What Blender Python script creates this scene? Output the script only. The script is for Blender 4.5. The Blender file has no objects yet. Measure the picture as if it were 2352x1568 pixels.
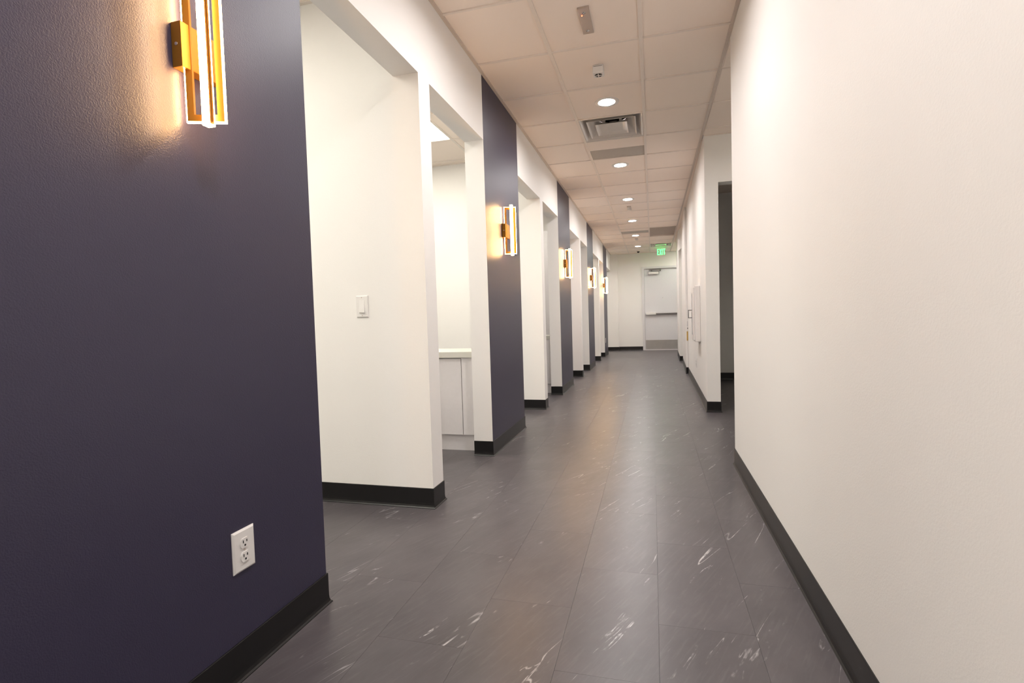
import bpy, bmesh, math, random
from mathutils import Vector, Matrix

# ------------------------------------------------------------------ camera, world, exposure
SC = bpy.context.scene
COL = SC.collection
random.seed(7)

cam_d = bpy.data.cameras.new('camera')
cam = bpy.data.objects.new('camera', cam_d)
COL.objects.link(cam)
cam_d.sensor_width = 36.0
cam_d.lens = 1193.75 * 36.0 / 2352.0
cam_d.clip_start = 0.02
_right = Vector((0.96486005, 0.26103975, -0.03005547))
_up = Vector((0.01768632, 0.04960523, 0.99861229))
_fwd = Vector((-0.26216841, 0.96405268, -0.04324527))
CH = 0.9828
m3 = Matrix((_right, _up, -_fwd)).transposed()
cam.matrix_world = Matrix.Translation((0, 0, CH)) @ m3.to_4x4()
SC.camera = cam

world = bpy.data.worlds.new('world')
SC.world = world
world.use_nodes = True
world.node_tree.nodes['Background'].inputs[0].default_value = (1, 0.95, 0.9, 1)
world.node_tree.nodes['Background'].inputs[1].default_value = 0.02

SC.view_settings.view_transform = 'Standard'
SC.view_settings.look = 'None'
SC.view_settings.gamma = 1.0
SC.view_settings.use_curve_mapping = False
SC.view_settings.exposure = 1.12

DOWNLIGHT = 250.0      # radiance of the recessed downlights
TROFFER = 5.6          # radiance of the room ceiling panels
SCONCE = 34.0          # radiance of the sconce light strips

# ------------------------------------------------------------------ layout (metres, corridor runs along +Y)
XL = -1.129            # corridor face of the left wall
TW = 0.141             # thickness of the left wall
XI = XL - TW
XR = 0.498             # near right wall
H = 2.70               # ceiling
ZO = 2.248             # head of the openings
YEND = 15.0
PIERS = [(0.58, 1.558), (3.543, 4.510), (6.521, 7.480), (9.528, 10.480), (12.687, 13.636)]
PARTS = [(-0.53, -0.39), (2.487, 2.624), (5.445, 5.582), (8.499, 8.636), (11.565, 11.702)]
XROOM = -4.30
S = 0.6096
YT0 = 3.4158           # a cross joint of the ceiling grid
XG = [XL, -0.614, -0.042, 0.488]

# ------------------------------------------------------------------ materials
def new_mat(name):
    m = bpy.data.materials.new(name)
    m.use_nodes = True
    nt = m.node_tree
    return m, nt, nt.nodes['Principled BSDF']

def simple(name, col, rough=0.5, metal=0.0, spec=0.5, var=0.03, scale=40):
    m, nt, b = new_mat(name)
    N = nt.nodes; L = nt.links
    tc = N.new('ShaderNodeTexCoord')
    nz = N.new('ShaderNodeTexNoise'); nz.inputs['Scale'].default_value = scale
    nz.inputs['Detail'].default_value = 3
    L.new(tc.outputs['Object'], nz.inputs['Vector'])
    mx = N.new('ShaderNodeMix'); mx.data_type = 'RGBA'
    mx.inputs[6].default_value = (*[max(0, c * (1 - var)) for c in col], 1)
    mx.inputs[7].default_value = (*[min(1, c * (1 + var)) for c in col], 1)
    L.new(nz.outputs['Fac'], mx.inputs[0])
    L.new(mx.outputs[2], b.inputs['Base Color'])
    b.inputs['Roughness'].default_value = rough
    b.inputs['Metallic'].default_value = metal
    b.inputs['Specular IOR Level'].default_value = spec
    return m

def paint(name, col, rough, bump, scale, spec=0.4, dist=0.0015):
    m, nt, b = new_mat(name)
    N = nt.nodes; L = nt.links
    g = N.new('ShaderNodeNewGeometry')
    nz = N.new('ShaderNodeTexNoise')
    nz.inputs['Scale'].default_value = scale
    nz.inputs['Detail'].default_value = 2.5
    nz.inputs['Roughness'].default_value = 0.55
    L.new(g.outputs['Position'], nz.inputs['Vector'])
    big = N.new('ShaderNodeTexNoise'); big.inputs['Scale'].default_value = 1.3
    L.new(g.outputs['Position'], big.inputs['Vector'])
    mx = N.new('ShaderNodeMix'); mx.data_type = 'RGBA'
    mx.inputs[6].default_value = (*[c * 0.98 for c in col], 1)
    mx.inputs[7].default_value = (*[min(1, c * 1.02) for c in col], 1)
    L.new(big.outputs['Fac'], mx.inputs[0])
    L.new(mx.outputs[2], b.inputs['Base Color'])
    bp = N.new('ShaderNodeBump')
    bp.inputs['Strength'].default_value = bump
    bp.inputs['Distance'].default_value = dist
    L.new(nz.outputs['Fac'], bp.inputs['Height'])
    L.new(bp.outputs['Normal'], b.inputs['Normal'])
    b.inputs['Roughness'].default_value = rough
    b.inputs['Specular IOR Level'].default_value = spec
    return m

def emit(name, col, strength):
    m, nt, b = new_mat(name)
    b.inputs['Base Color'].default_value = (*[min(1, c) for c in col], 1)
    b.inputs['Emission Color'].default_value = (*col, 1)
    b.inputs['Emission Strength'].default_value = strength
    return m

M = {}
M['cream'] = paint('cream_wall_paint', (0.875, 0.855, 0.83), 0.6, 0.22, 200)
M['navy'] = paint('navy_wall_paint', (0.034, 0.030, 0.062), 0.40, 0.5, 300, 0.5, 0.0015)
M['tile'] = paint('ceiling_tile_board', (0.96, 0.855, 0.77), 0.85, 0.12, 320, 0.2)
M['grid'] = simple('ceiling_grid_metal', (0.86, 0.78, 0.71), 0.55)
M['angle'] = simple('wall_angle_metal', (0.66, 0.58, 0.52), 0.55)
M['plenum'] = simple('plenum_board', (0.35, 0.32, 0.3), 0.9)
M['rubber'] = simple('black_rubber_base', (0.0075, 0.007, 0.0075), 0.36, 0, 0.4, 0.15, 25)
M['white_plastic'] = simple('white_plastic', (0.80, 0.78, 0.76), 0.32)
M['dark'] = simple('dark_slot', (0.01, 0.01, 0.01), 0.6)
M['gold'] = simple('satin_gold_metal', (0.32, 0.14, 0.014), 0.38, 0.6)
M['brass'] = simple('brass_plate', (0.62, 0.42, 0.14), 0.3, 0.9)
M['white_metal'] = simple('glossy_white_metal', (0.74, 0.70, 0.66), 0.13)
M['grey_panel'] = simple('grey_return_panel', (0.47, 0.43, 0.39), 0.6)
M['brown_panel'] = simple('taupe_return_panel', (0.40, 0.33, 0.285), 0.7)
M['silver_plate'] = simple('silver_painted_plate', (0.55, 0.47, 0.42), 0.35, 0.3)
M['chrome'] = simple('chrome', (0.75, 0.74, 0.72), 0.15, 1.0)
M['steel'] = simple('brushed_steel', (0.42, 0.41, 0.40), 0.38, 0.85, 0.5, 0.12, 6)
M['dark_steel'] = simple('dark_steel', (0.20, 0.19, 0.19), 0.35, 0.8)
M['door'] = simple('door_paint', (0.74, 0.73, 0.75), 0.42)
M['frame'] = simple('door_frame_paint', (0.72, 0.70, 0.71), 0.4)
M['laminate'] = simple('white_laminate', (0.78, 0.75, 0.755), 0.35)
M['counter'] = simple('pale_countertop', (0.68, 0.66, 0.60), 0.4)
M['cabinet_white'] = simple('white_enamel', (0.84, 0.80, 0.78), 0.35)
M['lens'] = emit('downlight_lens', (1.0, 0.96, 0.945), DOWNLIGHT)
M['troffer'] = emit('troffer_diffuser', (1.0, 0.97, 0.86), TROFFER)
M['strip'] = emit('warm_light_strip', (1.0, 0.58, 0.24), SCONCE)
M['red_led'] = emit('red_indicator', (1.0, 0.10, 0.04), 6.0)
M['exit_green'] = emit('exit_green', (0.05, 1.0, 0.11), 2.8)

def floor_mat():
    m, nt, b = new_mat('dark_marbled_vinyl')
    N = nt.nodes; L = nt.links
    g = N.new('ShaderNodeNewGeometry')
    oi = N.new('ShaderNodeObjectInfo')
    # every tile gets its own patch of the pattern
    mul = N.new('ShaderNodeMath'); mul.operation = 'MULTIPLY'; mul.inputs[1].default_value = 37.0
    L.new(oi.outputs['Random'], mul.inputs[0])
    cmb = N.new('ShaderNodeCombineXYZ')
    L.new(mul.outputs[0], cmb.inputs[0]); L.new(mul.outputs[0], cmb.inputs[2])
    add = N.new('ShaderNodeVectorMath'); add.operation = 'ADD'
    L.new(g.outputs['Position'], add.inputs[0]); L.new(cmb.outputs[0], add.inputs[1])
    rot = N.new('ShaderNodeVectorRotate'); rot.rotation_type = 'Z_AXIS'
    rot.inputs['Angle'].default_value = math.radians(-66)
    L.new(add.outputs[0], rot.inputs['Vector'])
    def noise(scale, sx, sy, detail, rough=0.55, dist=0.0):
        mp = N.new('ShaderNodeMapping'); mp.inputs['Scale'].default_value = (sx, sy, 1)
        L.new(rot.outputs[0], mp.inputs['Vector'])
        n = N.new('ShaderNodeTexNoise')
        n.inputs['Scale'].default_value = scale; n.inputs['Detail'].default_value = detail
        n.inputs['Roughness'].default_value = rough; n.inputs['Distortion'].default_value = dist
        L.new(mp.outputs[0], n.inputs['Vector'])
        return n
    def ramp(sock, p0, p1, c0=(0, 0, 0, 1), c1=(1, 1, 1, 1)):
        r = N.new('ShaderNodeValToRGB')
        r.color_ramp.elements[0].position = p0; r.color_ramp.elements[0].color = c0
        r.color_ramp.elements[1].position = p1; r.color_ramp.elements[1].color = c1
        L.new(sock, r.inputs[0]); return r
    base = noise(3.2, 1.0, 2.0, 8, 0.68)
    rb = ramp(base.outputs['Fac'], 0.3, 0.75, (0.066, 0.058, 0.063, 1), (0.104, 0.093, 0.099, 1))
    # hairline scratches along the grain
    fine = noise(9.0, 0.9, 9.0, 4, 0.6)
    rf = ramp(fine.outputs['Fac'], 0.52, 0.80)
    # white veins: thin zero-set of a stretched, distorted noise, broken by a mask
    vein = noise(2.2, 0.42, 3.6, 4, 0.55, 0.25)
    ab = N.new('ShaderNodeMath'); ab.operation = 'SUBTRACT'; ab.inputs[1].default_value = 0.5
    L.new(vein.outputs['Fac'], ab.inputs[0])
    ab2 = N.new('ShaderNodeMath'); ab2.operation = 'ABSOLUTE'; L.new(ab.outputs[0], ab2.inputs[0])
    rv = ramp(ab2.outputs[0], 0.0018, 0.0065, (1, 1, 1, 1), (0, 0, 0, 1))
    mask = noise(3.1, 1.3, 2.6, 4, 0.7)
    rm = ramp(mask.outputs['Fac'], 0.55, 0.70)
    def math_(op, a, b):
        n = N.new('ShaderNodeMath'); n.operation = op
        for k, q in enumerate((a, b)):
            if isinstance(q, float): n.inputs[k].default_value = q
            else: L.new(q, n.inputs[k])
        return n.outputs[0]
    crumbs = ramp(noise(38.0, 0.8, 1.6, 3, 0.6).outputs['Fac'], 0.40, 0.56)      # veins break up into crumbs
    v1 = math_('MULTIPLY', math_('MULTIPLY', rv.outputs[0], rm.outputs[0]), crumbs.outputs[0])
    lv = noise(1.25, 0.30, 3.2, 4, 0.55, 0.15)                                    # a few long hairline veins
    lr = ramp(math_('ABSOLUTE', math_('SUBTRACT', lv.outputs['Fac'], 0.5), 0.0), 0.0010, 0.0038, (1, 1, 1, 1), (0, 0, 0, 1))
    lm = ramp(noise(2.2, 0.8, 2.4, 3, 0.6).outputs['Fac'], 0.53, 0.66)
    v2 = math_('MULTIPLY', math_('MULTIPLY', lr.outputs[0], lm.outputs[0]), ramp(noise(30.0, 0.7, 1.5, 3, 0.6).outputs['Fac'], 0.34, 0.56).outputs[0])
    vein_all = math_('MAXIMUM', v1, v2)
    mx1 = N.new('ShaderNodeMix'); mx1.data_type = 'RGBA'
    sc = N.new('ShaderNodeMath'); sc.operation = 'MULTIPLY'; sc.inputs[1].default_value = 0.24
    L.new(rf.outputs[0], sc.inputs[0]); L.new(sc.outputs[0], mx1.inputs[0])
    L.new(rb.outputs[0], mx1.inputs[6]); mx1.inputs[7].default_value = (0.20, 0.19, 0.19, 1)
    mx2 = N.new('ShaderNodeMix'); mx2.data_type = 'RGBA'
    L.new(vein_all, mx2.inputs[0]); L.new(mx1.outputs[2], mx2.inputs[6])
    mx2.inputs[7].default_value = (0.62, 0.60, 0.60, 1)
    L.new(mx2.outputs[2], b.inputs['Base Color'])
    b.inputs['Roughness'].default_value = 0.34
    b.inputs['Specular IOR Level'].default_value = 0.5
    bp = N.new('ShaderNodeBump'); bp.inputs['Strength'].default_value = 0.06; bp.inputs['Distance'].default_value = 0.001
    L.new(fine.outputs['Fac'], bp.inputs['Height']); L.new(bp.outputs['Normal'], b.inputs['Normal'])
    return m
M['floor'] = floor_mat()

def glass_mat():
    m, nt, b = new_mat('clear_acrylic')
    b.inputs['Base Color'].default_value = (0.98, 1.0, 0.985, 1)
    b.inputs['Roughness'].default_value = 0.05
    b.inputs['Transmission Weight'].default_value = 1.0
    b.inputs['IOR'].default_value = 1.06
    return m
M['acrylic'] = glass_mat()

# ------------------------------------------------------------------ mesh helpers
def add_box(bm, lo, hi, mi=0):
    x0, y0, z0 = lo; x1, y1, z1 = hi
    v = [bm.verts.new(p) for p in ((x0, y0, z0), (x1, y0, z0), (x1, y1, z0), (x0, y1, z0),
                                   (x0, y0, z1), (x1, y0, z1), (x1, y1, z1), (x0, y1, z1))]
    fs = [(0, 3, 2, 1), (4, 5, 6, 7), (0, 1, 5, 4), (1, 2, 6, 5), (2, 3, 7, 6), (3, 0, 4, 7)]
    out = []
    for f in fs:
        fc = bm.faces.new([v[i] for i in f]); fc.material_index = mi; out.append(fc)
    return out      # bottom, top, -Y, +X, +Y, -X

def add_prism(bm, poly, z0, z1, mi=0):
    a = [bm.verts.new((x, y, z0)) for x, y in poly]
    b = [bm.verts.new((x, y, z1)) for x, y in poly]
    n = len(poly)
    bm.faces.new(a[::-1]).material_index = mi
    bm.faces.new(b).material_index = mi
    for i in range(n):
        j = (i + 1) % n
        bm.faces.new((a[i], a[j], b[j], b[i])).material_index = mi

def add_tube(bm, p0, p1, r0, r1=None, n=16, mi=0, caps=True):
    r1 = r0 if r1 is None else r1
    p0 = Vector(p0); p1 = Vector(p1)
    d = (p1 - p0).normalized()
    u = d.orthogonal().normalized(); w = d.cross(u)
    A = []; B = []
    for i in range(n):
        t = 2 * math.pi * i / n
        o = u * math.cos(t) + w * math.sin(t)
        A.append(bm.verts.new(p0 + o * r0)); B.append(bm.verts.new(p1 + o * r1))
    for i in range(n):
        j = (i + 1) % n
        f = bm.faces.new((A[i], A[j], B[j], B[i])); f.material_index = mi; f.smooth = True
    if caps:
        bm.faces.new(A[::-1]).material_index = mi
        bm.faces.new(B).material_index = mi

def bevel(bm, w, seg=2):
    bmesh.ops.bevel(bm, geom=list(bm.edges), offset=w, segments=seg, affect='EDGES', profile=0.6, clamp_overlap=True)

def build(name, bm, mats, parent=None, loc=None, fix=True):
    if fix:
        bmesh.ops.recalc_face_normals(bm, faces=bm.faces)
    me = bpy.data.meshes.new(name)
    bm.to_mesh(me); bm.free()
    for m in (mats if isinstance(mats, (list, tuple)) else [mats]):
        me.materials.append(m)
    o = bpy.data.objects.new(name, me)
    COL.objects.link(o)
    if loc is not None:
        o.location = loc
    if parent is not None:
        o.parent = parent
    return o

def box_obj(name, lo, hi, mat, parent=None, bev=0.0, seg=2):
    """a box object whose origin is its own centre (in the parent's space)"""
    c = [(lo[i] + hi[i]) / 2 for i in range(3)]
    bm = bmesh.new()
    add_box(bm, [lo[i] - c[i] for i in range(3)], [hi[i] - c[i] for i in range(3)])
    if bev:
        bevel(bm, bev, seg)
    return build(name, bm, mat, parent, c)

def inst(src, parent, loc, name=None):
    o = src.copy(); COL.objects.link(o); o.parent = parent; o.location = loc
    return o

def empty(name, loc, rotz=0.0):
    o = bpy.data.objects.new(name, None)
    o.empty_display_size = 0.1
    COL.objects.link(o); o.location = loc; o.rotation_euler = (0, 0, rotz)
    return o

def tag(o, label, cat, group=None, kind=None):
    o['label'] = label; o['category'] = cat
    if group: o['group'] = group
    if kind: o['kind'] = kind
    return o

def copy_tree(o, parent=None):
    c = o.copy(); COL.objects.link(c)
    if parent is not None: c.parent = parent
    for ch in list(o.children):
        copy_tree(ch, c)
    return c

# ------------------------------------------------------------------ floor
bm = bmesh.new(); add_box(bm, (-4.4, -2.75, -0.12), (3.3, 15.3, -0.0035))
floor = build('floor', bm, M['floor'])
tag(floor, 'dark grey marbled vinyl tile floor running down the corridor', 'floor', kind='structure')
FX = [-1.137 + 0.2845 * k for k in range(-11, 16)]
FY0 = {0: 2.37, 1: 1.42, 2: 1.705, 3: 1.385, 4: 1.67, 5: 1.38, 6: 1.70}
TLEN = 0.611
G = 0.0002
bm = bmesh.new()
add_box(bm, (-0.2845 / 2 + G, -TLEN / 2 + G, -0.0035), (0.2845 / 2 - G, TLEN / 2 - G, 0.0))
top_edges = [e for e in bm.edges if all(v.co.z > -0.001 for v in e.verts)]
bmesh.ops.bevel(bm, geom=top_edges, offset=0.0002, segments=1, affect='EDGES')
tile0 = build('floor_tile', bm, M['floor'], floor)
n_tiles = 0; first = True
rest = bmesh.new()
for k in range(len(FX) - 1):
    xc = FX[k] + 0.2845 / 2
    col = k - 11
    y0 = FY0.get(col, 1.40 + 0.305 * (col % 2))
    j = math.ceil((-2.7 - y0) / TLEN)
    while y0 + j * TLEN < 15.2:
        yc = y0 + (j + 0.5) * TLEN
        near = -1.60 < xc < 0.88 and yc > 0.3
        if near and n_tiles < 298:
            if first:
                tile0.location = (xc, yc, 0); first = False
            else:
                inst(tile0, floor, (xc, yc, 0))
            n_tiles += 1
        else:
            add_box(rest, (xc - 0.2845 / 2 + G, yc - TLEN / 2 + G, -0.0035), (xc + 0.2845 / 2 - G, yc + TLEN / 2 - G, 0.0))
        j += 1
o = build('outer_floor_tiles', rest, M['floor'], floor)
o['kind'] = 'stuff'

# ------------------------------------------------------------------ baseboard helper: cove profile swept along a path, outward = right of travel
PROF = [(0.0, 0.0), (0.013, 0.0), (0.013, 0.0025), (0.0085, 0.007), (0.0055, 0.016), (0.0045, 0.028),
        (0.0045, 0.1045), (0.0035, 0.106), (0.0, 0.106)]
def baseboard(name, path, label):
    bm = bmesh.new()
    P = [Vector((x, y)) for x, y in path]
    n = len(P); rings = []
    for i in range(n):
        nrm = []
        if i > 0:
            d = (P[i] - P[i - 1]).normalized(); nrm.append(Vector((d.y, -d.x)))
        if i < n - 1:
            d = (P[i + 1] - P[i]).normalized(); nrm.append(Vector((d.y, -d.x)))
        if len(nrm) == 2:
            s = nrm[0] + nrm[1]; mvec = s / (1 + nrm[0].dot(nrm[1]))
        else:
            mvec = nrm[0]
        rings.append([bm.verts.new((P[i].x + mvec.x * a, P[i].y + mvec.y * a, z)) for a, z in PROF])
    for i in range(n - 1):
        for j in range(len(PROF)):
            q = (j + 1) % len(PROF)
            bm.faces.new((rings[i][j], rings[i + 1][j], rings[i + 1][q], rings[i][q]))
    bm.faces.new(rings[0]); bm.faces.new(rings[-1][::-1])
    o = build(name, bm, M['rubber'])
    tag(o, label, 'baseboard', kind='structure')
    return o

# ------------------------------------------------------------------ left wall: navy piers, white portals with room partitions
ORD = ['nearest', 'second', 'third', 'fourth', 'farthest']
for i, (y0, y1) in enumerate(PIERS):
    bm = bmesh.new()
    f = add_box(bm, (XI, y0, 0), (XL, y1, H + 0.02))
    f[3].material_index = 1
    o = build('wall_left', bm, [M['cream'], M['navy']])
    where = ['carrying the largest sconce and a power outlet', 'beside the first white doorway pair',
             'behind the second doorway pair', 'seen as a narrow band', 'with a small outlet near the end wall'][i]
    tag(o, f'{ORD[i]} navy blue wall pier {where}', 'wall', kind='structure')
    path = [(XI, y0), (XL, y0), (XL, y1), (XI, y1)]
    baseboard('baseboard_left', path, f'black rubber baseboard wrapping the {ORD[i]} navy pier')
for i, (p0, p1) in enumerate(PARTS):
    a = PIERS[i - 1][1] if i > 0 else -2.6
    b = PIERS[i][0] if i > 0 else PIERS[0][0]
    bm = bmesh.new()
    add_box(bm, (XI, a, ZO), (XL, b, H + 0.02))            # header over both openings
    add_box(bm, (XI, p0, 0), (XL, p1, ZO))                 # end of the partition
    add_box(bm, (XROOM, p0, 0), (XI, p1, H + 0.02))        # partition between the rooms
    if i == 0:
        add_box(bm, (XI, -2.6, 0), (XL, -1.45, ZO))
    o = build('wall_left', bm, M['cream'])
    nm = ['behind the camera before the nearest navy pier', 'holding the light switch right after the nearest navy pier',
          'between the second and third navy piers', 'between the third and fourth navy piers',
          'between the fourth and farthest navy piers'][i]
    tag(o, f'cream partition and door header {nm}', 'wall', kind='structure')
    baseboard('baseboard_partition', [(XROOM, p0), (XL, p0), (XL, p1), (XROOM, p1)],
              f'black rubber baseboard around the cream partition {nm}')
# last opening and the wall that closes the rooms
bm = bmesh.new()
add_box(bm, (XI, PIERS[4][1], ZO), (XL, YEND - 0.09, H + 0.02))
o = build('wall_left', bm, M['cream'])
tag(o, 'short cream header over the last opening next to the end wall', 'wall', kind='structure')
bm = bmesh.new(); add_box(bm, (XROOM - 0.1, -2.6, 0), (XROOM, YEND + 0.1, H + 0.02))
tag(build('wall_rooms', bm, M['cream']), 'cream outer wall of the rooms left of the corridor', 'wall', kind='structure')

# ------------------------------------------------------------------ right walls
bm = bmesh.new(); add_prism(bm, [(XR, -2.6), (XR + 0.14, -2.6), (XR + 0.14, 3.44), (2.5, 3.44), (2.5, 3.579), (XR, 3.579)], 0, H + 0.02)
tag(build('wall_right', bm, M['cream']), 'large plain cream wall filling the right of the view', 'wall', kind='structure')
baseboard('baseboard_right', [(2.4, 3.579), (XR, 3.579), (XR, -2.6)], 'black rubber baseboard along the large cream right wall')
RX = 0.634
bm = bmesh.new()
add_prism(bm, [(0.509, 5.457), (RX, 5.457), (RX, 5.60), (0.70, 8.93), (0.552, 8.93)], 0, H + 0.02)
add_box(bm, (RX, 5.457, ZO), (2.05, 5.60, H + 0.02))
add_box(bm, (2.05, 5.457, 0), (2.50, 5.60, H + 0.02))
tag(build('wall_right', bm, M['cream']), 'cream wall around the dark doorway, carrying the extinguisher cabinet', 'wall', kind='structure')
baseboard('baseboard_right', [(0.552, 8.93), (0.509, 5.457), (RX, 5.457), (RX, 5.60), (0.699, 8.9)],
          'black rubber baseboard below the extinguisher cabinet and around the doorway jamb')
bm = bmesh.new(); add_prism(bm, [(0.52, 8.95), (0.70, 8.95), (0.70, 10.95), (0.572, 10.95)], 0, H + 0.02)
add_prism(bm, [(0.572, 10.95), (0.70, 10.95), (0.68, 11.36), (0.535, 11.36)], 2.29, H + 0.02)
tag(build('wall_right', bm, M['cream']), 'narrow cream wall with a brass plate past the extinguisher cabinet', 'wall', kind='structure')
baseboard('baseboard_right', [(0.70, 10.95), (0.572, 10.95), (0.52, 8.95), (0.57, 8.95)], 'black rubber baseboard on the narrow wall with the brass plate')
bm = bmesh.new(); add_prism(bm, [(0.535, 11.36), (2.4, 11.36), (2.4, 13.05), (0.565, 13.05)], 0, H + 0.02)
tag(build('wall_right', bm, M['cream']), 'far cream right wall nearest the exit door', 'wall', kind='structure')
baseboard('baseboard_right', [(1.6, 13.05), (0.565, 13.05), (0.535, 11.36), (1.2, 11.36)], 'black rubber baseboard on the far right wall near the exit door')
# alcove and the unlit room behind the doorway, closing walls
bm = bmesh.new(); add_box(bm, (2.40, 3.579, 0), (2.5, 5.457, H + 0.02))
tag(build('wall_alcove', bm, M['cream']), 'cream end wall of the side passage on the right', 'wall', kind='structure')
bm = bmesh.new(); add_box(bm, (0.70, 8.12, 0), (3.1, 8.25, H + 0.02)); add_box(bm, (3.0, 5.6, 0), (3.1, 8.12, H + 0.02)); add_box(bm, (2.5, 5.5, 0), (3.1, 5.6, H + 0.02))
tag(build('wall_back', bm, M['cream']), 'back wall of the unlit room seen through the dark doorway', 'wall', kind='structure')
baseboard('baseboard_back', [(0.70, 8.12), (3.0, 8.12)], 'black baseboard at the back of the unlit room')
bm = bmesh.new(); add_box(bm, (1.6, 13.05, 0), (1.7, YEND + 0.1, H + 0.02)); add_box(bm, (2.3, 8.25, 0), (2.4, 11.36, H + 0.02))
tag(build('wall_side', bm, M['cream']), 'side walls of the recess and lit room right of the far corridor', 'wall', kind='structure')
bm = bmesh.new(); add_box(bm, (XROOM, -2.7, 0), (XR + 0.14, -2.6, H + 0.02))
tag(build('wall_rear', bm, M['cream']), 'cream wall closing the corridor behind the camera', 'wall', kind='structure')

# ------------------------------------------------------------------ end wall with the exit door
DX0, DX1, DZ = -0.21, 0.70, 2.255
bm = bmesh.new()
add_box(bm, (-0.93, YEND, 0), (DX0 - 0.003, YEND + 0.12, H + 0.02))
add_box(bm, (DX0 - 0.003, YEND, DZ + 0.003), (DX1 + 0.003, YEND + 0.12, H + 0.02))
add_box(bm, (DX1 + 0.003, YEND, 0), (1.6, YEND + 0.12, H + 0.02))
add_box(bm, (XROOM, YEND - 0.09, 0), (-0.93, YEND + 0.12, H + 0.02))
tag(build('wall_end', bm, M['cream']), 'cream end wall around the exit door', 'wall', kind='structure')
baseboard('baseboard_end', [(-1.9, YEND - 0.09), (-0.93, YEND - 0.09), (-0.93, YEND), (DX0 - 0.066, YEND)], 'black baseboard along the end wall left of the exit door')

door = empty('door_1', (DX0, YEND, 0))
tag(door, 'white exit door with push bar at the corridor end', 'door', kind='structure')
W = DX1 - DX0
leaf = box_obj('door_leaf', (0, 0.03, 0.012), (W, 0.075, DZ), M['door'], door, 0.002)
fr = 0.062
bm = bmesh.new()
add_box(bm, (-fr, -0.022, 0), (-0.003, 0.0, DZ + fr)); add_box(bm, (W + 0.003, -0.022, 0), (W + fr, 0.0, DZ + fr)); add_box(bm, (-0.003, -0.022, DZ + 0.003), (W + 0.003, 0.0, DZ + fr))
build('door_frame', bm, M['frame'], door)
box_obj('kick_plate', (0.012, 0.026, 0.02), (W - 0.012, 0.03, 0.278), M['steel'], door)
box_obj('threshold', (-0.02, -0.03, 0.0), (W + 0.02, 0.075, 0.010), M['frame'], door)
bar = empty('panic_bar', (0, 0, 0)); bar.parent = door
box_obj('rail', (0.30, -0.035, 0.985), (W - 0.02, 0.0295, 1.035), M['dark_steel'], bar, 0.008)
box_obj('push_pad', (0.30, -0.045, 1.018), (W - 0.02, -0.030, 1.052), M['frame'], bar, 0.005)
box_obj('latch_case', (0.02, -0.045, 0.982), (0.30, 0.0295, 1.052), M['white_plastic'], bar, 0.012)
clo = empty('door_closer', (0, 0, 0)); clo.parent = door
box_obj('closer_body', (0.11, -0.035, 2.105), (0.39, 0.0295, 2.17), M['cabinet_white'], clo, 0.006)
bm = bmesh.new()
for q in (((0.10, -0.04, 2.095), (0.40, -0.03, 2.105)), ((0.10, -0.04, 2.17), (0.40, -0.03, 2.18)), ((0.10, -0.04, 2.105), (0.11, -0.03, 2.17)), ((0.39, -0.04, 2.105), (0.40, -0.03, 2.17))):
    add_box(bm, *q)
build('closer_bracket', bm, M['dark_steel'], clo)
bm = bmesh.new()
add_tube(bm, (0.20, -0.02, 2.18), (0.20, -0.02, 2.222), 0.016)
add_box(bm, (0.12, -0.034, 2.215), (0.46, -0.010, 2.236))
add_box(bm, (0.41, -0.034, 2.19), (0.45, 0.0295, 2.215))
build('closer_arm', bm, M['dark_steel'], clo)
bm = bmesh.new(); add_tube(bm, (0.483, 0.0295, 1.45), (0.483, 0.022, 1.45), 0.009)
build('peephole', bm, M['chrome'], door)

# ------------------------------------------------------------------ ceiling
bm = bmesh.new(); add_box(bm, (-4.4, -2.75, 3.02), (3.3, 15.3, 3.1))
ceil = build('ceiling', bm, M['plenum'])
tag(ceil, 'suspended grid ceiling of square tiles above the corridor', 'ceiling', kind='structure')

_tiles = {}
ZT = H + 0.005
def tile_mesh(w, l, hole=None):
    key = (round(w, 4), round(l, 4), hole)
    if key in _tiles: return _tiles[key]
    bm = bmesh.new()
    if hole is None:
        add_box(bm, (-w / 2, -l / 2, 0), (w / 2, l / 2, 0.015))
        bevel_e = [e for e in bm.edges if all(v.co.z < 0.001 for v in e.verts)]
        bmesh.ops.bevel(bm, geom=bevel_e, offset=0.003, segments=1, affect='EDGES')
    else:
        n = 32; top = []; bot = []
        for lvl in (0, 0.015):
            inner = []; outer = []
            for i in range(n):
                t = 2 * math.pi * (i + 0.5) / n
                c, s = math.cos(t), math.sin(t)
                inner.append(bm.verts.new((hole * c, hole * s, lvl)))
                k = 1 / max(abs(c), abs(s))
                # snap to the square's corners
                ox, oy = c * k, s * k
                if abs(abs(c) - abs(s)) < 0.14:
                    ox, oy = math.copysign(1, c), math.copysign(1, s)
                outer.append(bm.verts.new((ox * w / 2, oy * l / 2, lvl)))
            (bot if lvl == 0 else top).extend([inner, outer])
        for i in range(n):
            j = (i + 1) % n
            bm.faces.new((bot[0][i], bot[0][j], bot[1][j], bot[1][i]))
            bm.faces.new((top[0][i], top[1][i], top[1][j], top[0][j]))
            bm.faces.new((bot[0][i], top[0][i], top[0][j], bot[0][j]))
            bm.faces.new((bot[1][i], bot[1][j], top[1][j], top[1][i]))
        bmesh.ops.remove_doubles(bm, verts=bm.verts, dist=1e-5)
    bmesh.ops.recalc_face_normals(bm, faces=bm.faces)
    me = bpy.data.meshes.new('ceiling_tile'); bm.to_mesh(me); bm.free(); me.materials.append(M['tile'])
    _tiles[key] = me
    return me

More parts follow.
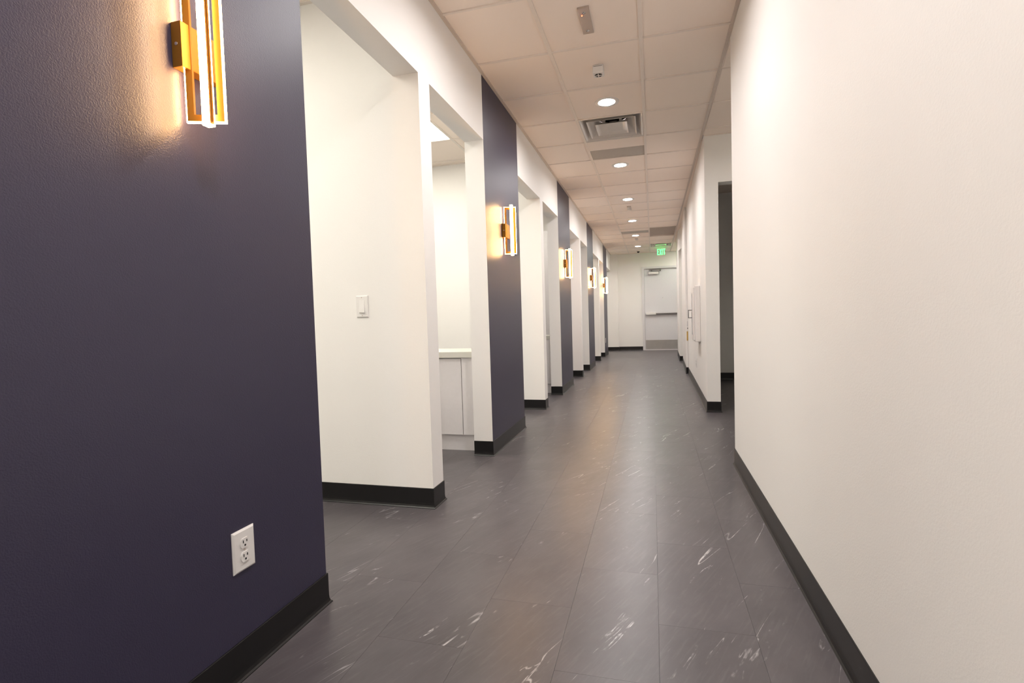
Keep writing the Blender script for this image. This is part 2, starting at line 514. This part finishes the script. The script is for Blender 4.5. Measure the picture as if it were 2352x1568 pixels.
def put_tile(parent, x0, x1, y0, y1, hole=None):
    gap = 0.0125
    me = tile_mesh(x1 - x0 - gap, y1 - y0 - gap, hole)
    o = bpy.data.objects.new('ceiling_tile', me)
    COL.objects.link(o); o.parent = parent
    o.location = ((x0 + x1) / 2, (y0 + y1) / 2, ZT)
    return o

def tee(parent, name, lo, hi, mat):
    z = {'main_runner': -0.002, 'wall_angle': -0.0024}.get(name, -0.0016)
    return box_obj(name, (lo[0], lo[1], H + z), (hi[0], hi[1], H + 0.010), mat, parent)

LIGHTS = [YT0 + S * (1.5 + 3 * k) for k in range(-3, 6)]
yl = [YT0 + S * k for k in range(-10, 20)]
DIFF_Y = (YT0 + 2 * S, YT0 + 3 * S)
GREY = [(YT0 + 3 * S, YT0 + 4 * S), (YT0 + 12 * S, YT0 + 13 * S)]
BROWN = (YT0 + 12 * S, YT0 + 14 * S)
DIFF2 = (YT0 + 16 * S, YT0 + 17 * S)
TB = 0.012
for ci in range(3):
    x0, x1 = XG[ci], XG[ci + 1]
    for k in range(len(yl) - 1):
        y0, y1 = yl[k], yl[k + 1]
        yc = (y0 + y1) / 2
        if ci == 1 and any(abs(yc - a) < 0.02 for a in LIGHTS):
            put_tile(ceil, x0, x1, y0, y1, 0.088); continue
        if ci == 1 and DIFF_Y[0] < yc < DIFF_Y[1]: continue
        if ci == 1 and any(a < yc < b for a, b in GREY):
            put_tile(ceil, x0, x1, y0, y0 + S / 2)
            g = box_obj('return_panel', (x0 + 0.006, y0 + S / 2 + 0.006, ZT + 0.002), (x1 - 0.006, y1 - 0.006, ZT + 0.012), M['grey_panel'], ceil)
            g['label'] = 'grey half-width return panel'
            continue
        if ci == 2 and BROWN[0] < yc < BROWN[1]: continue
        if ci == 2 and DIFF2[0] < yc < DIFF2[1]: continue
        put_tile(ceil, x0, x1, y0, y1)
        # the cross tee at the start of the tile
for k in range(len(yl)):
    for ci in range(3):
        if ci == 2 and abs(yl[k] - (BROWN[0] + S)) < 0.02: continue
        tee(ceil, 'cross_tee', (XG[ci] + (TB if ci else 0.0222), yl[k] - 0.0075), (XG[ci + 1] - TB, yl[k] + 0.0075), M['grid'])
for x in XG[1:3]:
    tee(ceil, 'main_runner', (x - TB, -2.6), (x + TB, YEND), M['grid'])
tee(ceil, 'main_runner', (XG[3] - TB, -2.6), (XG[3] + 0.0095, YEND), M['angle'])
tee(ceil, 'wall_angle', (XL + 0.0005, -2.6), (XL + 0.022, YEND - 0.1), M['angle'])
# recessed taupe return panel in the right column
bm = bmesh.new()
x0, x1 = XG[2] + TB, XG[3] - TB
add_box(bm, (x0, BROWN[0] + 0.0075, H + 0.024), (x1, BROWN[1] - 0.0075, H + 0.034))
o = build('return_panel', bm, M['brown_panel'], ceil); o['label'] = 'taupe recessed return air panel'
bm = bmesh.new()
add_box(bm, (x0 - 0.004, BROWN[0], H + 0.0105), (x0, BROWN[1], H + 0.034)); add_box(bm, (x1, BROWN[0], H + 0.0105), (x1 + 0.004, BROWN[1], H + 0.034))
add_box(bm, (x0, BROWN[0] - 0.0035, H + 0.0105), (x1, BROWN[0] + 0.0005, H + 0.034)); add_box(bm, (x0, BROWN[1] - 0.0005, H + 0.0105), (x1, BROWN[1] + 0.0035, H + 0.034))
build('panel_lip', bm, M['grid'], ceil)['kind'] = 'stuff'
# side passage and recess ceilings (grid carries on to the right)
XA = [XG[3] + 0.0095, 1.02, 1.59, 2.16, 2.40]
for ci in range(4):
    for k in range(len(yl) - 1):
        a, b = max(yl[k], 3.579), min(yl[k + 1], 5.457)
        if b - a > 0.1:
            put_tile(ceil, XA[ci], XA[ci + 1], a, b)
            tee(ceil, 'cross_tee', (XA[ci] + TB, b - 0.0075), (XA[ci + 1] - TB, b + 0.0), M['grid'])
    if ci: tee(ceil, 'main_runner', (XA[ci] - TB, 3.579), (XA[ci] + TB, 5.457), M['grid'])
for ci in range(2):
    for k in range(len(yl) - 1):
        a, b = max(yl[k], 13.06), min(yl[k + 1], YEND)
        if b - a > 0.1: put_tile(ceil, XA[ci], XA[ci + 1], a, b)
bm = bmesh.new(); add_box(bm, (XG[3] + 0.0095, 5.6, H + 0.005), (3.0, 13.05, H + 0.02))
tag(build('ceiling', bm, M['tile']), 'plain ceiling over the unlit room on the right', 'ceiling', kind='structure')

# room ceilings: grid tiles with one bright light panel each
room_bounds = [(PARTS[i][1], PARTS[i + 1][0]) for i in range(4)] + [(PARTS[4][1], YEND - 0.09)]
RXG = [XROOM, -3.64, -3.03, -2.42, -1.81, XI]
for ri, (ra, rb) in enumerate(room_bounds):
    bm = bmesh.new(); add_box(bm, (XROOM, ra, H + 0.03), (XI, rb, H + 0.04))
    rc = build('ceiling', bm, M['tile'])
    tag(rc, f'tiled ceiling of the {ORD[ri]} lit room left of the corridor', 'ceiling', kind='structure')
    pier_c = (PIERS[ri][0] + PIERS[ri][1]) / 2
    ys = [ra] + [y for y in (pier_c + 0.67 + S * k for k in range(-6, 6)) if ra + 0.08 < y < rb - 0.08] + [rb]
    for c in range(5):
        for k in range(len(ys) - 1):
            if c in (2, 3) and abs(ys[k + 1] - (pier_c + 0.67)) < 0.01: continue
            if c in (2, 3) and abs(ys[k] - (pier_c + 0.67 - 3 * S)) < 0.01 and ri < 2: continue
            put_tile(rc, RXG[c], RXG[c + 1], ys[k], ys[k + 1])
    for c in range(1, 5):
        tee(rc, 'main_runner', (RXG[c] - TB, ra), (RXG[c] + TB, rb), M['grid'])
    for k in range(1, len(ys) - 1):
        tee(rc, 'cross_tee', (XROOM, ys[k] - 0.0075), (XI, ys[k] + 0.0075), M['grid'])
    tee(rc, 'wall_angle', (XROOM, rb - 0.022), (XI, rb), M['grid'])
    spots = [pier_c + 0.67 - S] + ([pier_c + 0.67 - 3 * S] if ri < 2 else [])
    for si, yy in enumerate(spots):
        t = empty('ceiling_light_panel', (-2.42, yy + S / 2, H))
        tag(t, f'bright rectangular ceiling light in the {ORD[ri]} room, {"far" if si == 0 else "near"} side', 'ceiling light', 'light panels in the side rooms')
        box_obj('diffuser', (-0.595, -0.29, 0.004), (0.595, 0.29, 0.010), M['troffer'], t)
        bm = bmesh.new()
        for q in (((-0.605, -0.30, 0.003), (-0.595, 0.30, 0.02)), ((0.595, -0.30, 0.003), (0.605, 0.30, 0.02)), ((-0.595, -0.30, 0.003), (0.595, -0.29, 0.02)), ((-0.595, 0.29, 0.003), (0.595, 0.30, 0.02))):
            add_box(bm, *q)
        build('housing', bm, M['white_metal'], t)

# unseen panels: lit side room, exit recess, one added to brighten the side passage
for px, py, lab in ((1.02, 10.60, 'ceiling light hidden in the room past the brass plate'),
                    (0.96, 14.25, 'ceiling light hidden in the recess right of the exit door'),
                    (1.875, 4.33, 'added unseen ceiling light brightening the side passage behind the large right wall')):
    t = empty('ceiling_light_panel', (px, py, H))
    tag(t, lab, 'ceiling light')
    box_obj('diffuser', (-0.27, -0.29, -0.004), (0.27, 0.29, 0.004), M['troffer'], t)
    bm = bmesh.new()
    for q in (((-0.28, -0.30, -0.005), (-0.27, 0.30, 0.0045)), ((0.27, -0.30, -0.005), (0.28, 0.30, 0.0045)), ((-0.27, -0.30, -0.005), (0.27, -0.29, 0.0045)), ((-0.27, 0.29, -0.005), (0.27, 0.30, 0.0045))):
        add_box(bm, *q)
    build('housing', bm, M['white_metal'], t)

# ------------------------------------------------------------------ recessed downlights
XC = (XG[1] + XG[2]) / 2
def make_downlight():
    t = empty('downlight', (XC, 0, H))
    n = 40
    def lathe(prof, mat, name, smooth=True):
        bm = bmesh.new(); rings = []
        for r, z in prof:
            rings.append([bm.verts.new((r * math.cos(2 * math.pi * i / n), r * math.sin(2 * math.pi * i / n), z)) for i in range(n)])
        for a, b in zip(rings, rings[1:]):
            for i in range(n):
                j = (i + 1) % n
                f = bm.faces.new((a[i], a[j], b[j], b[i])); f.smooth = smooth
        return build(name, bm, mat, t)
    lathe([(0.0975, 0.0045), (0.0965, 0.001), (0.091, -0.001), (0.068, -0.0005), (0.065, 0.001), (0.064, 0.013), (0.062, 0.0135)], M['white_plastic'], 'trim_ring')
    bm = bmesh.new()
    c = [bm.verts.new((0.0635 * math.cos(2 * math.pi * i / n), 0.0635 * math.sin(2 * math.pi * i / n), 0.0128)) for i in range(n)]
    bm.faces.new(c[::-1])
    build('lens', bm, M['lens'], t, fix=False)
    return t
dl = make_downlight()
dl_lab = {3: 'nearest recessed round downlight, in front of the air diffuser', 4: 'second recessed round downlight, just past the grey return panel',
          5: 'third recessed round downlight down the corridor', 6: 'fourth recessed round downlight down the corridor',
          7: 'fifth recessed round downlight, beside the taupe return panel', 8: 'farthest recessed round downlight, near the end wall'}
for k, y in enumerate(LIGHTS):
    o = dl if k == 0 else copy_tree(dl)
    o.location = (XC, y, H)
    lab = dl_lab.get(k, 'recessed round downlight above or behind the camera, number %s back' % ['three', 'two', 'one'][k] if k < 3 else '')
    tag(o, lab, 'ceiling light', 'recessed downlights along the corridor')

# ------------------------------------------------------------------ air diffusers
def frustum(bm, cx, h0x, h0y, z0, h1x, h1y, z1, bev=0.02):
    a = [bm.verts.new((cx + sx * h0x, sy * h0y, z0)) for sx, sy in ((-1, -1), (1, -1), (1, 1), (-1, 1))]
    b = [bm.verts.new((cx + sx * h1x, sy * h1y, z1)) for sx, sy in ((-1, -1), (1, -1), (1, 1), (-1, 1))]
    for i in range(4):
        j = (i + 1) % 4
        bm.faces.new((a[i], a[j], b[j], b[i]))
    return a, b
def make_diffuser(loc, sx):
    t = empty('air_diffuser', loc)
    def cone(name, steps, close_top=False, thick=0.003):
        bm = bmesh.new(); prev = None
        for h, z in steps:
            # rounded square ring
            r = min(0.004 + 0.007 * steps.index((h, z)), h * 0.25); ring = []
            for q, (qx, qy) in enumerate(((1, 1), (-1, 1), (-1, -1), (1, -1))):
                for s in range(5):
                    an = math.pi / 2 * q + math.pi / 2 * s / 4
                    ring.append(bm.verts.new(((qx * (h - r) + r * math.cos(an)) * sx, qy * (h - r) + r * math.sin(an), z)))
            if prev:
                for i in range(len(ring)):
                    j = (i + 1) % len(ring)
                    f = bm.faces.new((prev[i], prev[j], ring[j], ring[i])); f.smooth = True
            prev = ring
        if close_top:
            bm.faces.new(prev)
        o = build(name, bm, M['white_metal'], t)
        md = o.modifiers.new('thick', 'SOLIDIFY'); md.thickness = thick; md.offset = 0
        return o
    cone('outer_pan', [(0.298, 0.002), (0.288, 0.002), (0.278, 0.006), (0.262, 0.030), (0.235, 0.075), (0.20, 0.105), (0.13, 0.112)])
    cone('middle_cone', [(0.228, 0.003), (0.222, 0.006), (0.206, 0.030), (0.178, 0.058), (0.13, 0.075)])
    cone('inner_cone', [(0.150, -0.004), (0.143, 0.000), (0.126, 0.012), (0.095, 0.014)], True)
    bm = bmesh.new(); add_tube(bm, (0, 0, 0.105), (0, 0, 0.30), 0.135, 0.135, 32, caps=False)
    c = [bm.verts.new((0.135 * math.cos(2 * math.pi * i / 32), 0.135 * math.sin(2 * math.pi * i / 32), 0.30)) for i in range(32)]
    bm.faces.new(c)
    build('duct_collar', bm, M['dark'], t)
    bm = bmesh.new()
    bm.free()
    for dx, dy in ((0.075, 0.06), (-0.075, 0.06), (0.075, -0.06), (-0.075, -0.06)):
        box_obj('mounting_strap', (dx - 0.009, dy - 0.002, 0.012), (dx + 0.009, dy + 0.002, 0.12), M['white_metal'], t)
    return t
d = make_diffuser((XC, (DIFF_Y[0] + DIFF_Y[1]) / 2, H), (XG[2] - XG[1]) / S)
tag(d, 'square stepped-cone air diffuser after the nearest downlight', 'air vent')
d = make_diffuser(((XG[2] + XG[3]) / 2, (DIFF2[0] + DIFF2[1]) / 2, H), (XG[3] - XG[2]) / S)
tag(d, 'small far air diffuser tinted green above the exit sign', 'air vent')

# ------------------------------------------------------------------ ceiling devices
def sensor(loc, label, led=True):
    t = empty('ceiling_sensor', loc)
    box_obj('cover_plate', (-0.032, -0.135, -0.007), (0.032, 0.135, 0.0045), M['silver_plate'], t, 0.002)
    for y in (-0.092, 0.098):
        bm = bmesh.new()
        add_tube(bm, (0, y, -0.0068), (0, y, -0.010), 0.0125, 0.0095, 20)
        add_tube(bm, (0, y, -0.0101), (0, y, -0.0125), 0.005, 0.003, 12)
        build('lens_ring', bm, M['chrome'], t)
    if led:
        bm = bmesh.new(); add_tube(bm, (-0.014, -0.068, -0.0068), (-0.014, -0.068, -0.0095), 0.0035, 0.0025, 12)
        build('indicator', bm, M['red_led'], t)
    tag(t, label, 'sensor', 'flush sensor plates in the ceiling')
    return t
sensor((-0.345, 3.115, H), 'silver ceiling sensor plate with glowing red indicator, nearest the viewer')
sensor((-0.333, 8.64, H), 'small silver sensor plate just past the third downlight', False)
sensor((-0.323, 12.2, H), 'tiny far sensor plate just past the fifth downlight', False)

al = empty('ceiling_alarm', (-0.333, 3.72, H))
tag(al, 'small white box alarm hanging between sensor plate and nearest downlight', 'alarm')
box_obj('alarm_body', (-0.037, -0.042, -0.050), (0.037, 0.036, 0.0045), M['white_plastic'], al, 0.006)
bm = bmesh.new(); add_tube(bm, (0, -0.002, -0.0499), (0, -0.002, -0.0515), 0.026, 0.026, 24)
build('sounder_opening', bm, M['dark'], al)
bm = bmesh.new()
add_box(bm, (-0.026, -0.005, -0.054), (0.026, 0.001, -0.0516)); add_box(bm, (-0.003, -0.028, -0.054), (0.003, -0.0055, -0.0516)); add_box(bm, (-0.003, 0.0015, -0.054), (0.003, 0.024, -0.0516))
build('grille_bar', bm, M['white_plastic'], al)
bm = bmesh.new(); add_box(bm, (-0.030, -0.0435, -0.0065), (0.030, -0.0422, -0.0045)); build('seam_slot', bm, M['dark'], al)

dm = empty('dome_camera', (-0.345, 14.5, H))
tag(dm, 'tiny black dome camera on the ceiling before the end wall', 'camera')
bm = bmesh.new(); add_tube(bm, (0, 0, 0.0045), (0, 0, -0.008), 0.045, 0.045, 24); build('mounting_ring', bm, M['white_plastic'], dm)
bm = bmesh.new(); bmesh.ops.create_uvsphere(bm, u_segments=20, v_segments=12, radius=0.036)
bmesh.ops.delete(bm, geom=[v for v in bm.verts if v.co.z > 0.004], context='VERTS')
for v in bm.verts: v.co.z -= 0.008
for f in bm.faces: f.smooth = True
build('dome', bm, simple('black_dome', (0.01, 0.01, 0.012), 0.08), dm)

# ------------------------------------------------------------------ exit sign
ex = empty('exit_sign', (0.237, 13.95, H))
tag(ex, 'green lit EXIT sign hanging from the ceiling before the door', 'sign')
box_obj('canopy', (-0.16, -0.03, -0.014), (0.16, 0.03, 0.0045), M['cabinet_white'], ex, 0.004)
box_obj('acrylic_panel', (-0.135, -0.002, -0.212), (0.135, 0.003, -0.0145), M['acrylic'], ex)
bm = bmesh.new()
lh, lt, st = 0.150, -0.040, 0.020
def bar2(p, q, w):
    p = Vector((p[0], 0, p[1])); q = Vector((q[0], 0, q[1]))
    d = (q - p).normalized(); s = Vector((-d.z, 0, d.x)) * w / 2
    vs = []
    for yy in (-0.008, -0.0025):
        for c in (p - s, p + s, q + s, q - s):
            vs.append(bm.verts.new((c.x, yy, c.z)))
    for f in ((0, 1, 2, 3), (7, 6, 5, 4), (0, 4, 5, 1), (1, 5, 6, 2), (2, 6, 7, 3), (3, 7, 4, 0)):
        bm.faces.new([vs[i] for i in f])
zt, zb = lt, lt - lh
def letters():
    x = -0.098
    bar2((x + st / 2, zb), (x + st / 2, zt), st)
    for z in (zt - st / 2, (zt + zb) / 2, zb + st / 2): bar2((x + st, z), (x + 0.046, z), st)
    x = -0.042
    bar2((x + 0.008, zb), (x + 0.046, zt), st); bar2((x + 0.008, zt), (x + 0.0265, (zt + zb) / 2 + 0.001), st); bar2((x + 0.0275, (zt + zb) / 2 - 0.001), (x + 0.046, zb), st)
    x = 0.020
    bar2((x + st / 2, zb), (x + st / 2, zt), st)
    x = 0.050
    bar2((x, zt - st / 2), (x + 0.054, zt - st / 2), st); bar2((x + 0.027, zb), (x + 0.027, zt - st), st)
letters()
build('letters', bm, M['exit_green'], ex)

# ------------------------------------------------------------------ gold wall sconces
def frame_mesh(w, h, t, dep, r0):
    """flat rectangular ring in local (u, v) with thickness t and depth dep; returns gold bm"""
    bm = bmesh.new()
    for q in (((-w / 2, -dep / 2, -h / 2), (-w / 2 + t, dep / 2, h / 2)), ((w / 2 - t, -dep / 2, -h / 2), (w / 2, dep / 2, h / 2)),
              ((-w / 2 + t, -dep / 2, -h / 2), (w / 2 - t, dep / 2, -h / 2 + t)), ((-w / 2 + t, -dep / 2, h / 2 - t), (w / 2 - t, dep / 2, h / 2))):
        add_box(bm, *q)
    return bm
def strip_mesh(w, h, t, dep):
    bm = bmesh.new()
    W2, H2 = w / 2 + t, h / 2 + t
    for q in (((-W2, -dep / 2, -H2), (-w / 2, dep / 2, H2)), ((w / 2, -dep / 2, -H2), (W2, dep / 2, H2)),
              ((-w / 2, -dep / 2, -H2), (w / 2, dep / 2, -h / 2)), ((-w / 2, -dep / 2, h / 2), (w / 2, dep / 2, H2))):
        add_box(bm, *q)
    return bm
def make_sconce():
    # local: +X out of the wall, +Y down the corridor, origin on the wall at the fixture's centre
    t = empty('wall_sconce', (XL, 0, 1.69))
    box_obj('mounting_box', (0.0005, -0.014, -0.055), (0.031, 0.104, 0.054), M['gold'], t, 0.0015)
    bm = bmesh.new(); add_tube(bm, (0.016, -0.0138, 0), (0.016, -0.0160, 0), 0.0045, 0.004, 14)
    build('screw', bm, M['chrome'], t)
    # frame standing out from the wall
    w, h, bt, dp = 0.087, 0.360, 0.016, 0.010
    a = build('upright_frame', frame_mesh(w, h, bt, dp, 0), M['gold'], t, (0.057, 0.025, 0))
    a.rotation_euler = (0, 0, math.radians(22))
    build('light_strip', strip_mesh(w, h, 0.0035, 0.007), M['strip'], a)
    # narrow light bar crossing it, parallel to the wall
    w2, h2 = 0.012, 0.384
    b = build('cross_bar', frame_mesh(w2, h2, 0.005, 0.021, 0), M['gold'], t, (0.0735, 0.013, 0))
    b.rotation_euler = (0, 0, math.pi / 2)
    build('light_strip', strip_mesh(w2, h2, 0.004, 0.020), M['strip'], b)
    return t
sc0 = make_sconce()
SY = [1.062, 3.965, 6.93, 9.95, 12.62]
for i, y in enumerate(SY):
    o = sc0 if i == 0 else copy_tree(sc0)
    o.location = (XL, y, [1.68, 1.678, 1.70, 1.715, 1.715][i])
    tag(o, f'gold crossed-frame sconce glowing warm on the {ORD[i]} navy pier', 'wall lamp', 'gold sconces on the navy piers')

# ------------------------------------------------------------------ outlets and switch (local: -Y is out of the wall)
def rounded_disc(bm, cx, cz, rx, rz, y0, y1, flat):
    n = 28; A = []; B = []
    for i in range(n):
        t = 2 * math.pi * i / n
        x = rx * math.cos(t); z = max(-flat, min(flat, rz * math.sin(t)))
        A.append(bm.verts.new((cx + x, y0, cz + z))); B.append(bm.verts.new((cx + x, y1, cz + z)))
    for i in range(n):
        j = (i + 1) % n
        bm.faces.new((A[i], A[j], B[j], B[i]))
    bm.faces.new(A); bm.faces.new(B)
def plate(bm, w, h, d):
    v0 = [bm.verts.new((sx * w / 2, 0, sz * h / 2)) for sx, sz in ((-1, -1), (1, -1), (1, 1), (-1, 1))]
    v1 = [bm.verts.new((sx * w / 2, -d * 0.45, sz * h / 2)) for sx, sz in ((-1, -1), (1, -1), (1, 1), (-1, 1))]
    i = 0.005
    v2 = [bm.verts.new((sx * (w / 2 - i), -d, sz * (h / 2 - i))) for sx, sz in ((-1, -1), (1, -1), (1, 1), (-1, 1))]
    for a, b in ((v0, v1), (v1, v2)):
        for k in range(4):
            j = (k + 1) % 4
            bm.faces.new((a[k], a[j], b[j], b[k]))
    bm.faces.new(v2); bm.faces.new(v0[::-1])
def make_outlet(loc, rotz, label, w=0.080, h=0.117):
    t = empty('wall_outlet', loc, rotz)
    bm = bmesh.new(); plate(bm, w, h, 0.006); build('cover_plate', bm, M['white_plastic'], t)
    for cz in (0.0195, -0.0195):
        bm = bmesh.new(); rounded_disc(bm, 0, cz, 0.0165, 0.0175, -0.0058, -0.0085, 0.0140)
        rc = build('receptacle', bm, M['white_plastic'], t)
        bm = bmesh.new()
        add_box(bm, (-0.0078, -0.0092, cz + 0.0005), (-0.0052, -0.0086, cz + 0.0085))
        add_box(bm, (0.0052, -0.0092, cz + 0.0015), (0.0078, -0.0086, cz + 0.0080))
        add_tube(bm, (0, -0.0086, cz - 0.0065), (0, -0.0092, cz - 0.0065), 0.0029, n=10)
        build('slots', bm, M['dark'], rc)
    bm = bmesh.new(); add_tube(bm, (0, -0.0059, 0), (0, -0.0072, 0), 0.003, n=10); build('screw', bm, M['silver_plate'], t)
    tag(t, label, 'outlet', 'white duplex outlets')
    return t
PH = math.pi / 2
make_outlet((XL + 0.0003, 1.188, 0.357), PH, 'white duplex power outlet low on the nearest navy pier')
make_outlet((XL + 0.0003, 12.93, 0.387), PH, 'tiny white outlet low on the farthest navy pier')
yy = 6.93; xx = 0.509 + 0.043 * (yy - 5.457) / 3.473
make_outlet((xx - 0.0005, yy, 0.362), -PH - 0.012, 'white outlet on the right wall below the extinguisher cabinet')

sw = empty('light_switch', (-1.500, 2.487 - 0.0003, 1.073))
tag(sw, 'white rocker light switch on the cream partition', 'switch')
bm = bmesh.new(); plate(bm, 0.072, 0.117, 0.007); build('cover_plate', bm, M['white_plastic'], sw)
bm = bmesh.new()
v = [(-0.0165, -0.0068, -0.033), (0.0165, -0.0068, -0.033), (0.0165, -0.0068, 0.033), (-0.0165, -0.0068, 0.033),
     (-0.0155, -0.0145, -0.032), (0.0155, -0.0145, -0.032), (0.0155, -0.0075, 0.032), (-0.0155, -0.0075, 0.032)]
vs = [bm.verts.new(p) for p in v]
for f in ((0, 1, 2, 3), (7, 6, 5, 4), (0, 4, 5, 1), (1, 5, 6, 2), (2, 6, 7, 3), (3, 7, 4, 0)): bm.faces.new([vs[i] for i in f])
build('rocker', bm, M['white_plastic'], sw)
for z in (0.048, -0.048):
    bm = bmesh.new(); add_tube(bm, (0, -0.0069, z), (0, -0.0078, z), 0.003, n=12); build('screw', bm, M['silver_plate'], sw)

# ------------------------------------------------------------------ extinguisher cabinet on the right wall
ang = math.atan2(0.043, 3.473)
cx = 0.509 + 0.043 * (6.41 - 5.457) / 3.473
ec = empty('extinguisher_cabinet', (cx, 6.41, 0.978), -ang)
tag(ec, 'white surface-mounted extinguisher cabinet with pull handle on right wall', 'cabinet')
box_obj('cabinet_body', (-0.060, -0.205, -0.318), (0.0, 0.205, 0.318), M['cabinet_white'], ec, 0.010, 3)
box_obj('cabinet_door', (-0.076, -0.195, -0.300), (-0.0605, 0.195, 0.300), M['cabinet_white'], ec, 0.005)
box_obj('door_pane', (-0.0775, -0.02, -0.24), (-0.0762, 0.15, 0.24), simple('dim_window', (0.42, 0.40, 0.39), 0.1), ec)
bm = bmesh.new()
for z in (-0.045, 0.045): add_tube(bm, (-0.0765, 0.165, z), (-0.110, 0.165, z), 0.0045, n=10)
add_tube(bm, (-0.110, 0.165, -0.0495), (-0.110, 0.165, 0.0495), 0.0045, n=10)
build('pull_handle', bm, M['dark_steel'], ec)

st_ = empty('strike_plate', (0.548, 8.949, 0.62))
tag(st_, 'brass strike plate on the narrow right wall edge', 'latch plate')
box_obj('plate', (-0.018, -0.004, -0.075), (0.018, 0.0, 0.075), M['brass'], st_, 0.001)
bm = bmesh.new(); add_tube(bm, (0.0, 0.0, 0.125), (0.0, -0.004, 0.125), 0.010, n=14); build('latch_hole', bm, M['dark_steel'], st_)
box_obj('upper_plate', (-0.012, -0.003, 0.16), (0.012, 0.0, 0.24), M['frame'], st_)

# ------------------------------------------------------------------ cabinets behind the piers
def base_cabinet(y0, y1, label):
    t = empty('base_cabinet', (XI, y0, 0))
    L = y1 - y0
    box_obj('toe_kick', (-0.46, 0.028, 0.0), (-0.016, L - 0.02, 0.1215), M['laminate'], t)
    box_obj('carcass', (-0.47, 0.019, 0.122), (-0.016, L, 0.706), M['laminate'], t)
    box_obj('door_panel', (-0.47, 0.0, 0.124), (-0.1225, 0.0185, 0.698), M['laminate'], t, 0.001)
    box_obj('filler_panel', (-0.1175, 0.0, 0.124), (-0.016, 0.0185, 0.706), M['laminate'], t, 0.001)
    box_obj('countertop', (-0.50, -0.018, 0.7065), (-0.015, L + 0.02, 0.750), M['counter'], t, 0.002)
    tag(t, label, 'cabinet', 'white base cabinets behind the navy piers')
base_cabinet(3.640, 4.06, 'white base cabinet with pale countertop behind the second navy pier')
base_cabinet(6.64, 7.05, 'white base cabinet sliver behind the third navy pier')
tc = empty('tall_cabinet', (-1.75, 8.495, 0))
tag(tc, 'tall white cabinet against the far wall of the third room', 'cabinet')
box_obj('carcass', (-0.50, -0.455, 0.10), (0.40, 0.0, 2.34), M['laminate'], tc)
box_obj('toe_kick', (-0.49, -0.42, 0.0), (0.39, -0.01, 0.0995), M['laminate'], tc)
box_obj('door_panel', (-0.498, -0.474, 0.105), (-0.052, -0.4555, 2.335), M['laminate'], tc, 0.002)
box_obj('door_panel', (-0.048, -0.474, 0.105), (0.398, -0.4555, 2.335), M['laminate'], tc, 0.002)
